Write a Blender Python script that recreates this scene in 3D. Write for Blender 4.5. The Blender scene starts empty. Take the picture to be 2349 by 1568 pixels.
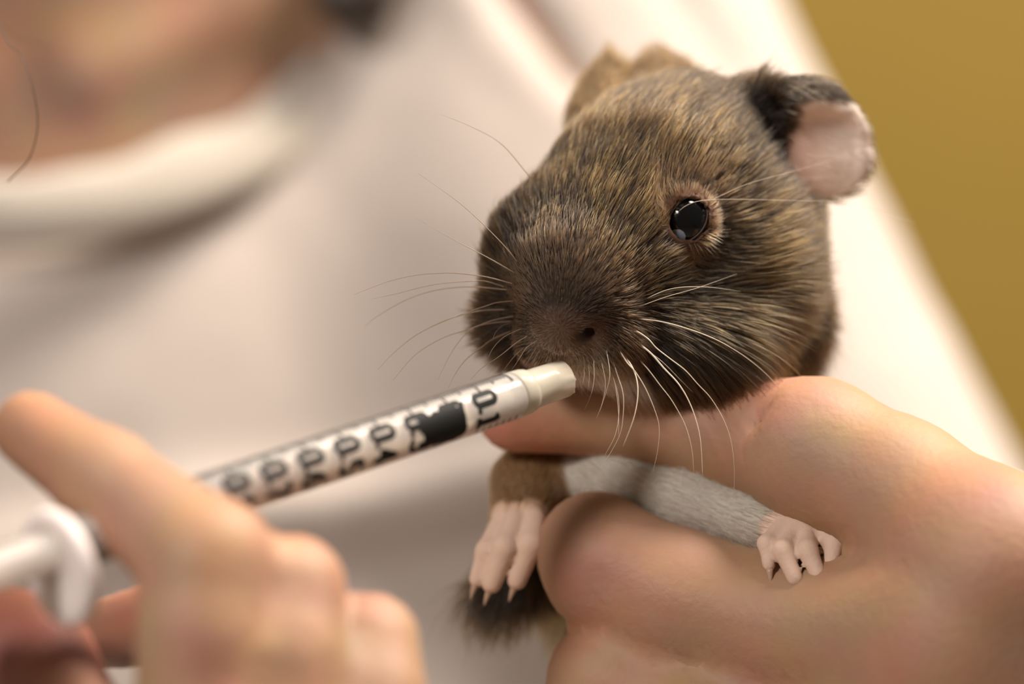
import bpy, math, random
import numpy as np
from mathutils import Vector
from mathutils.bvhtree import BVHTree
from mathutils.kdtree import KDTree

rng = np.random.default_rng(7)
random.seed(7)
C = bpy.context.scene.collection
SC = bpy.context.scene

# ------------------------------------------------------------------ camera, world, lights, exposure
ZH = 1.15                      # height of the animal's face above the floor (m); all modelling below is in mm round that point
DIST, PPM = 360.0, 18.35       # focus distance in mm, photograph pixels per mm in the plane of focus
cam = bpy.data.cameras.new('camera')
cam_o = bpy.data.objects.new('camera', cam); C.objects.link(cam_o)
cam_o.location = (0, -DIST*.001, ZH); cam_o.rotation_euler = (math.pi/2, 0, 0)
cam.sensor_width = 36.0
cam.lens = 36.0*DIST*PPM/2349.0
cam.clip_start = .01; cam.clip_end = 50
cam.dof.use_dof = True; cam.dof.focus_distance = (DIST-7.0)*.001; cam.dof.aperture_fstop = 7.7
SC.camera = cam_o

SC.view_settings.view_transform = 'Standard'
SC.view_settings.look = 'None'
SC.view_settings.gamma = 1.0
SC.view_settings.use_curve_mapping = False
SC.view_settings.exposure = 0.0

W = bpy.data.worlds.new('world'); SC.world = W; W.use_nodes = True
W.node_tree.nodes['Background'].inputs[0].default_value = (1.0, .86, .74, 1)
W.node_tree.nodes['Background'].inputs[1].default_value = .17


def area(name, loc, target, size, power, col, shape='DISK'):
    l = bpy.data.lights.new(name, 'AREA'); l.shape = shape; l.size = size; l.energy = power; l.color = col
    o = bpy.data.objects.new(name, l); C.objects.link(o)
    o.location = Vector(loc)+Vector((0, 0, ZH))
    o.rotation_euler = (Vector(target)-Vector(loc)).to_track_quat('-Z', 'Y').to_euler()
    return o


area('ceiling_lamp', (.44, -.02, 1.18), (0.02, .12, 0), .40, 23.0, (1.0, .90, .79))
area('side_lamp', (.80, .22, 1.0), (0.02, .12, 0), .40, 27.0, (1.0, .90, .79))
area('room_lamp', (-.9, -1.3, .9), (0, .05, 0), .40, 4.5, (1.0, .90, .80))
area('window_light', (-.36, -.54, .36), (0, -.02, 0), .12, 3.0, (.99, .96, .96), 'SQUARE')

# ------------------------------------------------------------------ helpers


def at(px, py, y):
    """point in mm seen at photograph pixel (px, py) at depth y behind the plane of focus"""
    s = (DIST+y)/DIST/PPM
    return np.array([(px-1174.5)*s, y, (784.0-py)*s])


def P4(px, py, y, r):
    return (at(px, py, y), float(r))


def tag(o, label=None, cat=None, group=None, kind=None):
    if label: o['label'] = label
    if cat: o['category'] = cat
    if group: o['group'] = group
    if kind: o['kind'] = kind
    return o


def mesh_obj(name, V, F, mat, parent=None, base=(0, 0, 0), smooth=True, cols=None):
    """V in mm relative to the modelling origin; base = the thing's own origin in mm"""
    V = np.asarray(V, float)
    b = np.asarray(base, float)
    me = bpy.data.meshes.new(name)
    me.from_pydata(((V-b)*.001).tolist(), [], [list(map(int, f)) for f in F])
    if smooth:
        me.polygons.foreach_set('use_smooth', np.ones(len(me.polygons), bool))
    if cols is not None:
        a = me.color_attributes.new('tone', 'FLOAT_COLOR', 'POINT')
        a.data.foreach_set('color', np.c_[cols, np.ones(len(cols))].astype(np.float32).ravel())
    for m in (mat if isinstance(mat, (list, tuple)) else [mat]):
        me.materials.append(m)
    me.update()
    o = bpy.data.objects.new(name, me); C.objects.link(o)
    if parent is not None:
        o.parent = parent
        o.location = Vector(b*.001)-(Vector(parent['origin_mm'])*.001 if 'origin_mm' in parent else Vector((0, 0, 0)))
    else:
        o.location = Vector(b*.001)+Vector((0, 0, ZH))
    return o


# signed distance shapes, all vectorised over (N,3) arrays
def sph(P, c, r): return np.sqrt(((P-c)**2).sum(1))-r


def cone(P, a, b, ra, rb):
    ba = b-a; pa = P-a
    h = np.clip(pa@ba/max(ba@ba, 1e-9), 0, 1)
    d = pa-h[:, None]*ba
    return np.sqrt((d*d).sum(1))-(ra+(rb-ra)*h)


def ell(P, c, r):
    q = (P-c)/r; k0 = np.sqrt((q*q).sum(1)); q2 = q/r; k1 = np.sqrt((q2*q2).sum(1))
    return k0*(k0-1)/np.maximum(k1, 1e-9)


def smin(a, b, k):
    h = np.clip(.5+.5*(b-a)/k, 0, 1)
    return b+(a-b)*h-k*h*(1-h)


def smax(a, b, k): return -smin(-a, -b, k)


def chain(P, pts, k=2.0):
    d = None
    for (a, ra), (b, rb) in zip(pts[:-1], pts[1:]):
        e = cone(P, a, b, ra, rb)
        d = e if d is None else smin(d, e, k)
    return d


def noise3(P, scale, seed=0):
    """smooth value noise, -1..1"""
    Q = P/scale+seed*17.31
    i = np.floor(Q).astype(np.int64); f = Q-i; f = f*f*(3-2*f)

    def hsh(x, y, z):
        n = (x*374761393+y*668265263+z*2147483647+seed*974711) & 0xffffffff
        n = ((n ^ (n >> 13))*1274126177) & 0xffffffff
        n = n ^ (n >> 16)
        return (n & 0xffff)/32767.5-1
    r = 0
    for dx in (0, 1):
        wx = f[:, 0] if dx else 1-f[:, 0]
        for dy in (0, 1):
            wy = f[:, 1] if dy else 1-f[:, 1]
            for dz in (0, 1):
                wz = f[:, 2] if dz else 1-f[:, 2]
                r = r+wx*wy*wz*hsh(i[:, 0]+dx, i[:, 1]+dy, i[:, 2]+dz)
    return r


def grad(f, P, e):
    g = np.empty_like(P)
    for k in range(3):
        d = np.zeros(3); d[k] = e
        g[:, k] = (f(P+d)-f(P-d))/(2*e)
    return g


def mesh_sdf(f, lo, hi, vox, proj=2):
    """surface nets over a sparse voxel grid, then vertices pulled onto the exact surface"""
    B = 8
    lo = np.asarray(lo, float); hi = np.asarray(hi, float)
    nb = np.ceil((hi-lo)/(vox*B)).astype(int)
    n = nb*B
    G = np.empty(tuple(n), np.float32)
    bi = np.stack(np.meshgrid(*[np.arange(k) for k in nb], indexing='ij'), -1).reshape(-1, 3)
    bc = lo+(bi+.5)*B*vox
    db = f(bc)
    off = np.stack(np.meshgrid(*[np.arange(B)]*3, indexing='ij'), -1).reshape(-1, 3)
    far = np.abs(db) > 1.35*B*vox
    Gb = G.reshape(nb[0], B, nb[1], B, nb[2], B)
    for (x, y, z), d in zip(bi[far], db[far]):
        Gb[x, :, y, :, z, :] = d
    near = bi[~far]
    for s in range(0, len(near), 400):
        nn = near[s:s+400]
        pts = (lo+(nn[:, None, :]*B+off[None])*vox).reshape(-1, 3)
        v = f(pts).reshape(len(nn), B, B, B)
        for (x, y, z), vv in zip(nn, v):
            Gb[x, :, y, :, z, :] = vv
    S = G < 0
    nx, ny, nz = n
    cnt = np.zeros((nx-1, ny-1, nz-1), np.int8)
    for dx in (0, 1):
        for dy in (0, 1):
            for dz in (0, 1):
                cnt += S[dx:nx-1+dx, dy:ny-1+dy, dz:nz-1+dz]
    act = np.argwhere((cnt > 0) & (cnt < 8))
    idx = -np.ones(cnt.shape, np.int32)
    idx[tuple(act.T)] = np.arange(len(act))
    acc = np.zeros((len(act), 3)); w = np.zeros(len(act))
    cor = [(dx, dy, dz) for dx in (0, 1) for dy in (0, 1) for dz in (0, 1)]
    for a in cor:
        for b in cor:
            if sum(b)-sum(a) == 1 and sum(abs(p-q) for p, q in zip(a, b)) == 1:
                va = G[act[:, 0]+a[0], act[:, 1]+a[1], act[:, 2]+a[2]].astype(float)
                vb = G[act[:, 0]+b[0], act[:, 1]+b[1], act[:, 2]+b[2]].astype(float)
                m = (va < 0) != (vb < 0)
                t = np.where(m, va/np.where(m, va-vb, 1), 0)
                p = np.array(a)+t[:, None]*(np.array(b)-np.array(a))
                acc += np.where(m[:, None], p, 0); w += m
    V = lo+(act+acc/w[:, None])*vox
    F = []
    for ax in range(3):
        u, v = [(1, 2), (2, 0), (0, 1)][ax]
        sl0 = [slice(None)]*3; sl1 = [slice(None)]*3
        sl0[ax] = slice(0, n[ax]-1); sl1[ax] = slice(1, n[ax])
        a = S[tuple(sl0)]; b = S[tuple(sl1)]
        e = np.argwhere(a != b)
        ok = (e[:, u] > 0) & (e[:, v] > 0) & (e[:, u] < n[u]-1) & (e[:, v] < n[v]-1)
        e = e[ok]
        fl = a[tuple(e.T)]
        q = []
        for (du, dv) in ((0, 0), (-1, 0), (-1, -1), (0, -1)):
            c = e.copy(); c[:, u] += du; c[:, v] += dv
            q.append(idx[tuple(c.T)])
        q = np.stack(q, 1)
        q[~fl] = q[~fl][:, ::-1]
        F.append(q)
    F = np.concatenate(F)
    F = F[(F >= 0).all(1)]
    for _ in range(proj):
        d = f(V); g = grad(f, V, vox*.25)
        g2 = np.maximum((g*g).sum(1), .15)
        st = np.clip(d/g2, -vox*.6, vox*.6)
        V = V-st[:, None]*g
    return V, F


def tube(pts, rad, n=8, cap=True):
    pts = np.asarray(pts, float); m = len(pts)
    rad = np.broadcast_to(np.asarray(rad, float), (m,))
    T = np.gradient(pts, axis=0); T /= np.linalg.norm(T, axis=1)[:, None]+1e-12
    up = np.array([0., 0, 1]) if abs(T[0, 2]) < .9 else np.array([1., 0, 0])
    N = np.cross(T[0], up); N /= np.linalg.norm(N)
    V = []
    for i in range(m):
        N = N-T[i]*(N@T[i]); N /= np.linalg.norm(N)
        Bn = np.cross(T[i], N)
        for k in range(n):
            a = 2*math.pi*k/n
            V.append(pts[i]+rad[i]*(math.cos(a)*N+math.sin(a)*Bn))
    F = [(i*n+k, i*n+(k+1) % n, (i+1)*n+(k+1) % n, (i+1)*n+k) for i in range(m-1) for k in range(n)]
    if cap:
        F.append(tuple(range(n))[::-1]); F.append(tuple((m-1)*n+k for k in range(n)))
    return np.array(V), F


def spline(pts, n):
    """Catmull-Rom through pts, n samples"""
    pts = np.asarray(pts, float)
    p = np.vstack([2*pts[0]-pts[1], pts, 2*pts[-1]-pts[-2]])
    out = []
    for t in np.linspace(0, len(pts)-1-1e-6, n):
        i = int(t); u = t-i
        a, b, c, d = p[i:i+4]
        out.append(.5*((2*b)+(-a+c)*u+(2*a-5*b+4*c-d)*u*u+(-a+3*b-3*c+d)*u**3))
    return np.array(out)


def nodes(name):
    m = bpy.data.materials.new(name); m.use_nodes = True
    nt = m.node_tree
    return m, nt, nt.nodes['Principled BSDF'], nt.links


def setp(b, **k):
    for a, v in k.items():
        n = a.replace('_', ' ')
        if n in b.inputs:
            b.inputs[n].default_value = v


def simple(name, col, rough=.5, **k):
    m, nt, b, L = nodes(name)
    b.inputs['Base Color'].default_value = (*col, 1); b.inputs['Roughness'].default_value = rough
    setp(b, **k)
    return m


# ------------------------------------------------------------------ materials
def skin_material():
    m, nt, b, L = nodes('skin')
    a = nt.nodes.new('ShaderNodeAttribute'); a.attribute_name = 'tone'
    n = nt.nodes.new('ShaderNodeTexNoise'); n.inputs['Scale'].default_value = 90; n.inputs['Detail'].default_value = 4
    tc = nt.nodes.new('ShaderNodeTexCoord'); L.new(tc.outputs['Object'], n.inputs['Vector'])
    mx = nt.nodes.new('ShaderNodeMix'); mx.data_type = 'RGBA'; mx.blend_type = 'SOFT_LIGHT'
    mx.inputs['Factor'].default_value = .35
    L.new(a.outputs['Color'], mx.inputs['A']); L.new(n.outputs['Color'], mx.inputs['B'])
    L.new(mx.outputs['Result'], b.inputs['Base Color'])
    setp(b, Roughness=.62, Subsurface_Weight=.2, Subsurface_Scale=.004)
    b.inputs['Subsurface Radius'].default_value = (1.0, .35, .18)
    n2 = nt.nodes.new('ShaderNodeTexNoise'); n2.inputs['Scale'].default_value = 900; n2.inputs['Detail'].default_value = 3
    L.new(tc.outputs['Object'], n2.inputs['Vector'])
    bp = nt.nodes.new('ShaderNodeBump'); bp.inputs['Strength'].default_value = .25; bp.inputs['Distance'].default_value = .0004
    L.new(n2.outputs['Fac'], bp.inputs['Height']); L.new(bp.outputs['Normal'], b.inputs['Normal'])
    return m


def knit_material(name, col):
    m, nt, b, L = nodes(name)
    tc = nt.nodes.new('ShaderNodeTexCoord')
    n = nt.nodes.new('ShaderNodeTexNoise'); n.inputs['Scale'].default_value = 25; n.inputs['Detail'].default_value = 3
    L.new(tc.outputs['Object'], n.inputs['Vector'])
    r = nt.nodes.new('ShaderNodeValToRGB')
    r.color_ramp.elements[0].color = (*[c*.94 for c in col], 1); r.color_ramp.elements[1].color = (*col, 1)
    L.new(n.outputs['Fac'], r.inputs['Fac']); L.new(r.outputs['Color'], b.inputs['Base Color'])
    v = nt.nodes.new('ShaderNodeTexWave'); v.inputs['Scale'].default_value = 160; v.inputs['Distortion'].default_value = 2
    L.new(tc.outputs['Object'], v.inputs['Vector'])
    bp = nt.nodes.new('ShaderNodeBump'); bp.inputs['Strength'].default_value = .2; bp.inputs['Distance'].default_value = .0005
    L.new(v.outputs['Fac'], bp.inputs['Height']); L.new(bp.outputs['Normal'], b.inputs['Normal'])
    setp(b, Roughness=.9, Sheen_Weight=.15)
    return m


def wall_material():
    m, nt, b, L = nodes('mustard_wall')
    tc = nt.nodes.new('ShaderNodeTexCoord')
    n = nt.nodes.new('ShaderNodeTexNoise'); n.inputs['Scale'].default_value = 3; n.inputs['Detail'].default_value = 4
    L.new(tc.outputs['Object'], n.inputs['Vector'])
    r = nt.nodes.new('ShaderNodeValToRGB')
    r.color_ramp.elements[0].color = (.27, .173, .023, 1); r.color_ramp.elements[1].color = (.31, .20, .027, 1)
    L.new(n.outputs['Fac'], r.inputs['Fac']); L.new(r.outputs['Color'], b.inputs['Base Color'])
    n2 = nt.nodes.new('ShaderNodeTexNoise'); n2.inputs['Scale'].default_value = 180
    L.new(tc.outputs['Object'], n2.inputs['Vector'])
    bp = nt.nodes.new('ShaderNodeBump'); bp.inputs['Strength'].default_value = .1; bp.inputs['Distance'].default_value = .001
    L.new(n2.outputs['Fac'], bp.inputs['Height']); L.new(bp.outputs['Normal'], b.inputs['Normal'])
    setp(b, Roughness=.8)
    return m


def hide_material():
    m, nt, b, L = nodes('animal_skin')
    a = nt.nodes.new('ShaderNodeAttribute'); a.attribute_name = 'tone'
    L.new(a.outputs['Color'], b.inputs['Base Color'])
    setp(b, Roughness=.75, Specular_IOR_Level=.2, Subsurface_Weight=.1, Subsurface_Scale=.002)
    b.inputs['Subsurface Radius'].default_value = (1.0, .4, .25)
    n2 = nt.nodes.new('ShaderNodeTexNoise'); n2.inputs['Scale'].default_value = 2500
    tc = nt.nodes.new('ShaderNodeTexCoord'); L.new(tc.outputs['Object'], n2.inputs['Vector'])
    bp = nt.nodes.new('ShaderNodeBump'); bp.inputs['Strength'].default_value = .3; bp.inputs['Distance'].default_value = .0002
    L.new(n2.outputs['Fac'], bp.inputs['Height']); L.new(bp.outputs['Normal'], b.inputs['Normal'])
    return m


def fur_material(name='fur', rough=.35):
    m = bpy.data.materials.new(name); m.use_nodes = True
    nt = m.node_tree; nt.nodes.clear(); L = nt.links
    out = nt.nodes.new('ShaderNodeOutputMaterial')
    h = nt.nodes.new('ShaderNodeBsdfHairPrincipled')
    h.parametrization = 'COLOR'
    a = nt.nodes.new('ShaderNodeAttribute'); a.attribute_name = 'tone'
    L.new(a.outputs['Color'], h.inputs['Color'])
    h.inputs['Roughness'].default_value = rough
    h.inputs['IOR'].default_value = 1.47
    h.inputs['Radial Roughness'].default_value = .45
    h.inputs['Random Roughness'].default_value = .2
    L.new(h.outputs['BSDF'], out.inputs['Surface'])
    return m


M_skin = skin_material()
M_knit = knit_material('cream_knit', (.515, .44, .388))
M_rib = knit_material('cream_rib', (.49, .43, .36))
M_wall = wall_material()
M_hide = hide_material()
M_fur = fur_material()
M_hair = simple('dark_hair', (.035, .022, .014), .45)
M_strand = simple('loose_hair', (.05, .02, .008), .5)
M_eye = simple('eye_black', (.003, .003, .0035), .03, Specular_IOR_Level=.35)
M_haw = simple('third_eyelid', (.22, .24, .28), .15)
M_lid = simple('eyelid_skin', (.065, .034, .024), .4)
M_whisk = simple('whisker_hair', (.70, .58, .44), .35, Transmission_Weight=.2)
M_whisk_backlit = simple('backlit_whisker_hair', (.34, .23, .15), .4, Transmission_Weight=.2)  # same hair as the pale whiskers, its backlit darkness put into the colour
M_claw = simple('claw_horn', (.45, .30, .20), .35)
M_ink = simple('black_ink', (.010, .010, .009), .6, Specular_IOR_Level=.15)


def plastic(name, col, trans, rough, ior=1.35):
    return simple(name, col, rough, Transmission_Weight=trans, IOR=ior, Specular_IOR_Level=.5)


M_barrel = plastic('clear_plastic', (.92, .87, .82), .70, .15, 1.2)
M_tip = plastic('milky_plastic', (.80, .74, .62), .55, .25, 1.2)
M_rod = simple('plunger_plastic', (.80, .71, .62), .4, Subsurface_Weight=.3, Subsurface_Scale=.004)
M_flange = plastic('flange_plastic', (.94, .84, .79), .2, .35, 1.3)
M_stop = simple('stopper_plastic', (.72, .66, .55), .4)

# ------------------------------------------------------------------ the setting
wx, wy = 2.2, 1.25


def box(name, lo, hi, mat):
    lo = np.array(lo, float)*1000; hi = np.array(hi, float)*1000
    V = [(x, y, z) for x in (lo[0], hi[0]) for y in (lo[1], hi[1]) for z in (lo[2], hi[2])]
    F = [(0, 1, 3, 2), (4, 6, 7, 5), (0, 4, 5, 1), (2, 3, 7, 6), (0, 2, 6, 4), (1, 5, 7, 3)]
    return mesh_obj(name, V, F, mat, smooth=False)


wall = box('wall_back', (-wx, wy, -ZH), (wx, wy+.1, 1.45), M_wall)
tag(wall, 'plain mustard yellow wall behind the person', kind='structure')
M_floor = simple('floor_vinyl', (.30, .26, .22), .5)
fl = box('floor', (-wx, -1.9, -ZH-.05), (wx, wy, -ZH), M_floor)
tag(fl, 'plain floor below the frame', kind='structure')

# ------------------------------------------------------------------ the person
# left hand (on the right of the photograph) cradling the animal, knuckles towards the camera
L_idx = [P4(1185, 945, 13, 5.3), P4(1400, 938, 13, 6.0), P4(1730, 1002, 6, 7.4), P4(1870, 1035, 0, 9.0), P4(2060, 1130, -6, 9.0), P4(2290, 1300, -16, 10.4)]
L_mid = [P4(1440, 1235, 22, 6.6), P4(1366, 1262, 7, 7.0), P4(1395, 1300, 5.5, 8.0), P4(1560, 1375, 3, 8.6), P4(1800, 1440, -1, 9.1), P4(2180, 1470, -14, 11.4)]
L_rng = [P4(1480, 1520, 20, 6.6), P4(1408, 1568, 6, 8.2), P4(1620, 1668, 1, 9.0), P4(1850, 1684, -2, 9.2), P4(2150, 1650, -12, 11.4)]
L_pin = [P4(1560, 1800, 18, 5.8), P4(1500, 1850, 8, 6.8), P4(1750, 1890, 4, 7.6), P4(2100, 1820, -6, 11)]
L_thb = [P4(1720, 1090, 66, 8), P4(1950, 1230, 58, 9), P4(2290, 1430, 34, 12), P4(2700, 1650, 10, 15)]
L_wr = P4(2900, 1720, -4, 21)
# right hand (on the left of the photograph) holding the syringe, nearer the camera than the animal


def Q4(px, py, y, r):
    y2 = y-71.0
    return P4(px, py, y2, r*(DIST+y2)/(DIST+y))


R_idx = [Q4(72, 985, 30, 5.3), Q4(240, 1098, 23, 6.4), Q4(478, 1290, 13, 8.2), Q4(465, 1450, 11, 8.0), Q4(450, 1830, 10, 9.5)]
R_mid = [Q4(262, 1450, 47, 5.2), Q4(470, 1400, 36, 6.4), Q4(668, 1352, 17, 6.6), Q4(660, 1500, 14, 7.2), Q4(630, 1860, 11, 9.2)]
R_rng = [Q4(420, 1560, 48, 5.4), Q4(640, 1520, 38, 6.2), Q4(848, 1475, 21, 6.0), Q4(850, 1600, 18, 6.8), Q4(810, 1900, 13, 8.6)]
R_pin = [Q4(640, 1720, 46, 5.0), Q4(820, 1700, 38, 5.4), Q4(980, 1690, 25, 5.4), Q4(985, 1960, 16, 7.6)]
R_thb = [Q4(-120, 1420, 36, 7.5), Q4(60, 1520, 30, 8.6), Q4(180, 1800, 20, 11), Q4(420, 2080, 24, 15)]
R_wr = Q4(520, 2200, 26, 21)

ctrL_sh = (np.array([-2., 260, 76]), 47.0); ctrL_el = (np.array([124., 215, -165]), 38.0)
ctrR_sh = (np.array([-192., 260, 72]), 47.0); ctrR_el = (np.array([-235., 190, -185]), 38.0)


def fingers(P, lst, k):
    d = None
    for c in lst:
        e = chain(P, c, 2.2)
        d = e if d is None else smin(d, e, k)
    return d


def bounded(P, f, lo, hi, pad=14.):
    """evaluate f only near its box; a safe bound elsewhere"""
    lo = np.asarray(lo)-pad; hi = np.asarray(hi)+pad
    q = np.maximum(np.maximum(lo-P, P-hi), 0)
    out = np.sqrt((q*q).sum(1))+pad*.6
    ins = out <= pad*.6+1e-9
    if ins.any():
        out[ins] = f(P[ins])
    return out


def hand_box(chs, extra):
    pts = np.array([p for c in chs for p, r in c]+[extra[0]])
    rr = 16
    return pts.min(0)-rr, pts.max(0)+rr


def lhand(P):
    d = fingers(P, [L_idx, L_mid, L_rng, L_pin], .8)
    palm = None
    for c in (L_idx, L_mid, L_rng, L_pin):
        e = cone(P, c[-1][0], L_wr[0], c[-1][1]*.95, 15)
        palm = e if palm is None else smin(palm, e, 9)
    d = smin(d, palm, 6)
    # web between the index and middle finger roots
    d = smin(d, cone(P, at(2120, 1290, 6), at(2200, 1560, 6), 8.5, 11), 7)
    d = smin(d, chain(P, L_thb, 3), 3)
    # creases across the finger joints
    for pts in ([at(1388, 1180, 0), at(1396, 1265, -4), at(1386, 1345, -1)], [at(1700, 905, 0), at(1716, 960, -1), at(1708, 1020, 0)], [at(1752, 890, 0), at(1760, 960, -2), at(1752, 1030, 0)], [at(1650, 915, 4), at(1662, 960, 2), at(1655, 1010, 3)]):
        d = smax(d, -chain(P, [(p+np.array([0, -1.2, 0]), .55) for p in pts], .5), 1.8)
    return d


def rhand(P):
    d = fingers(P, [R_idx, R_mid, R_rng, R_pin], 1.2)
    palm = None
    for c in (R_idx, R_mid, R_rng, R_pin):
        e = cone(P, c[-1][0], R_wr[0], c[-1][1]*.95, 15)
        palm = e if palm is None else smin(palm, e, 9)
    d = smin(d, palm, 5)
    d = smin(d, chain(P, R_thb, 3), 1.5)
    return d


LB = hand_box([L_idx, L_mid, L_rng, L_pin, L_thb], L_wr)
RB = hand_box([R_idx, R_mid, R_rng, R_pin, R_thb], R_wr)
NX = -97.0
headc = np.array([NX, 205., 185])


def torso(P, inset=0.0):
    d = ell(P, np.array([NX, 268., -70]), np.array([132., 88, 190]))
    d = smin(d, cone(P, np.array([NX-95, 262., 78]), np.array([NX+95, 262., 78]), 44, 44), 16)
    for s in (-1, 1):       # fullness of the upper chest in front of the arms
        d = smin(d, ell(P, np.array([NX+s*92, 262., 8]), np.array([54., 70, 88])), 14)
    return d+inset*(np.clip((20-P[:, 2])/25, 0, 1)+np.clip((-8-P[:, 2])/16, 0, 3))


def arms(P):
    d = np.minimum(chain(P, [ctrL_sh, ctrL_el], 6), chain(P, [ctrR_sh, ctrR_el], 6))
    e = np.minimum(cone(P, ctrL_el[0], L_wr[0], 36, 21), cone(P, ctrR_el[0], R_wr[0], 36, 21))
    return smin(d, e, 14)


def head(P):
    d = ell(P, headc+np.array([0, 18, 28]), np.array([70., 88, 78]))
    d = smin(d, ell(P, headc+np.array([0, -22, -28]), np.array([52., 60, 62])), 22)
    d = smin(d, sph(P, headc+np.array([0, -62, -68]), 16), 16)                  # chin
    d = smin(d, cone(P, headc+np.array([0, -72, 10]), headc+np.array([0, -92, -20]), 6, 9), 9)  # nose
    d = smin(d, ell(P, headc+np.array([0, -76, -44]), np.array([20., 8, 8])), 7)   # lips
    for s in (-1, 1):
        d = smin(d, ell(P, headc+np.array([s*72, 25, -5]), np.array([7., 17, 28])), 5)   # ears
        d = smax(d, -sph(P, headc+np.array([s*28, -82, 10]), 12), 8)           # eye sockets
    return d


def body(P):
    d = torso(P, 16.0)
    d = smin(d, arms(P), 20)
    d = smin(d, cone(P, np.array([NX, 282., 50]), np.array([NX, 250., 175]), 56, 54), 18)
    # collar bones
    for s in (-1, 1):
        d = smin(d, cone(P, np.array([NX+s*14, 204., 52]), np.array([NX+s*85, 228., 84]), 6, 6), 12)
    d = smin(d, head(P), 16)
    d = smin(d, bounded(P, lhand, *LB), 4)
    d = smin(d, bounded(P, rhand, *RB), 4)
    return d


pV, pF = mesh_sdf(body, (-330, -105, -330), (260, 380, 320), 2.1)
# finer skin: one subdivision pulled back to the exact surface happens through a modifier-free pass on the hands only is not needed at this blur
print('person verts', len(pV))


def lerp(a, b, t): return a+(b-a)*t[:, None]


def skin_tone(V):
    col = np.tile(np.array([.37, .207, .118]), (len(V), 1))
    n = noise3(V, 9, 3)*.5+noise3(V, 22, 4)*.5
    col = col*(1+.06*n[:, None])
    red = np.array([.42, .17, .10])

    def blob(p, r, c, w):
        t = np.exp(-((V-p)**2).sum(1)/(r*r))*w
        return lerp(col, np.array(c), t)
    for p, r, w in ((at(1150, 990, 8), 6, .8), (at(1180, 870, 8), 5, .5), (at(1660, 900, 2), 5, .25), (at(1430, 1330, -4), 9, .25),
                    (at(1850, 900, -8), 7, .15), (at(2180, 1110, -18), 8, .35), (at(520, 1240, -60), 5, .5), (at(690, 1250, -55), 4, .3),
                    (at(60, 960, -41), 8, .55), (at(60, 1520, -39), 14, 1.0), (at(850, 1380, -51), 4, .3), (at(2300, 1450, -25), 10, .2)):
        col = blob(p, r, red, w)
    col = lerp(col, np.array([.17, .042, .03]), np.exp(-((V-at(40, 1510, -39))**2).sum(1)/13.0**2))  # shade on the thumb painted in, over its flushed red
    # neck and chest: ruddier, and darkened to stand in for the head's shadow
    t = np.clip((V[:, 1]-120)/40, 0, 1)*.7
    nn = np.clip(.5+.9*noise3(V, 16, 9), 0, 1)
    col = lerp(col, np.array([.27, .15, .078]), t)
    col = lerp(col, np.array([.28, .115, .07]), t*nn*.7)
    # lips
    t = np.exp(-(((V-(headc+np.array([0, -82, -44])))/np.array([20, 9, 8]))**2).sum(1))
    col = lerp(col, np.array([.45, .16, .13]), t)
    return np.clip(col, 0, 1)


pbase = np.array([NX, 260., -330.])
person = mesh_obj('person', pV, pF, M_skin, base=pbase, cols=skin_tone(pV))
person['origin_mm'] = tuple(pbase)
tag(person, 'person in a cream round-neck jumper holding the animal and the syringe', 'person')

# jumper: a shell over the torso and arms, cut away at the neck and the wrists
CN = np.array([NX, 0., 0.])
pl_n = np.array([0., -.738, 1.]); pl_n /= np.linalg.norm(pl_n)      # normal of the collar plane
col_c = np.array([NX, 178+62., 24+62*.738])


def collar_pt(a, grow=0.0):
    ry = 62.0
    return np.array([NX+(66+grow)*math.sin(a), 178-grow*.6+ry*(1-math.cos(a)), 24-grow*.5+.738*ry*(1-math.cos(a))])


def folds(P):
    # soft drapes that run from the armpit across the chest, and a sagging fold low on the belly
    f = 0
    u = .82*P[:, 0]+.57*P[:, 2]
    zz = np.clip((P[:, 2]-38)/14, 0, 1)*np.clip((235-P[:, 1])/15, 0, 1)
    f = f-3.6*zz*np.exp(-((u-39)/3.2)**2)+1.2*zz*np.exp(-((u-31)/5)**2)
    f = f-2.0*zz*np.exp(-((u-66)/4)**2)
    f = f+.8*noise3(P*np.array([1, 1, .6]), 26, 5)+.5*noise3(P, 11, 6)
    return f


def jumper(P):
    d = torso(P)
    d = smin(d, chain(P, [ctrL_sh, ctrL_el], 6), 14)
    d = smin(d, chain(P, [ctrR_sh, ctrR_el], 6), 14)
    e = np.minimum(cone(P, ctrL_el[0], L_wr[0], 37, 24), cone(P, ctrR_el[0], R_wr[0], 37, 24))
    d = smin(d, e, 14)
    d = d-4.5-folds(P)
    # overhanging fold low on the front of the chest
    fz = -33+.16*(P[:, 0]+20)+1.5*np.sin(P[:, 0]/14)
    t = np.clip((P[:, 2]-fz)/7, -1, 1)
    front = np.clip((275-P[:, 1])/40, 0, 1)*np.clip((45-P[:, 0])/30, 0, 1)
    bulge = np.exp(-((P[:, 2]-fz-6)/6.5)**2)*4.0
    below = np.clip((fz-P[:, 2])/9, 0, 1); below = below*below*(3-2*below)
    d = d-front*bulge+front*2.5*below
    # neck opening
    q = P-col_c
    h = q@pl_n
    rx = q[:, 0]; ry = q@np.array([0, pl_n[2], -pl_n[1]])
    el = (np.sqrt((rx/68)**2+(ry/80)**2)-1)*68
    d = smax(d, -np.maximum(el, -(h+9)), 2)
    # wrists
    for wr, elb in ((L_wr, ctrL_el), (R_wr, ctrR_el)):
        ax = elb[0]-wr[0]; ln = np.linalg.norm(ax); ax = ax/ln
        s = (P-wr[0])@ax
        rad = np.linalg.norm((P-wr[0])-s[:, None]*ax, axis=1)
        d = smax(d, -np.maximum(s-14, rad-60), 2)
    return d


jV, jF = mesh_sdf(jumper, (-330, -60, -330), (270, 390, 190), 3.0)
print('jumper verts', len(jV))
jum = mesh_obj('jumper', jV, jF, M_knit, person, base=pbase)
jum['origin_mm'] = tuple(pbase)

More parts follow.
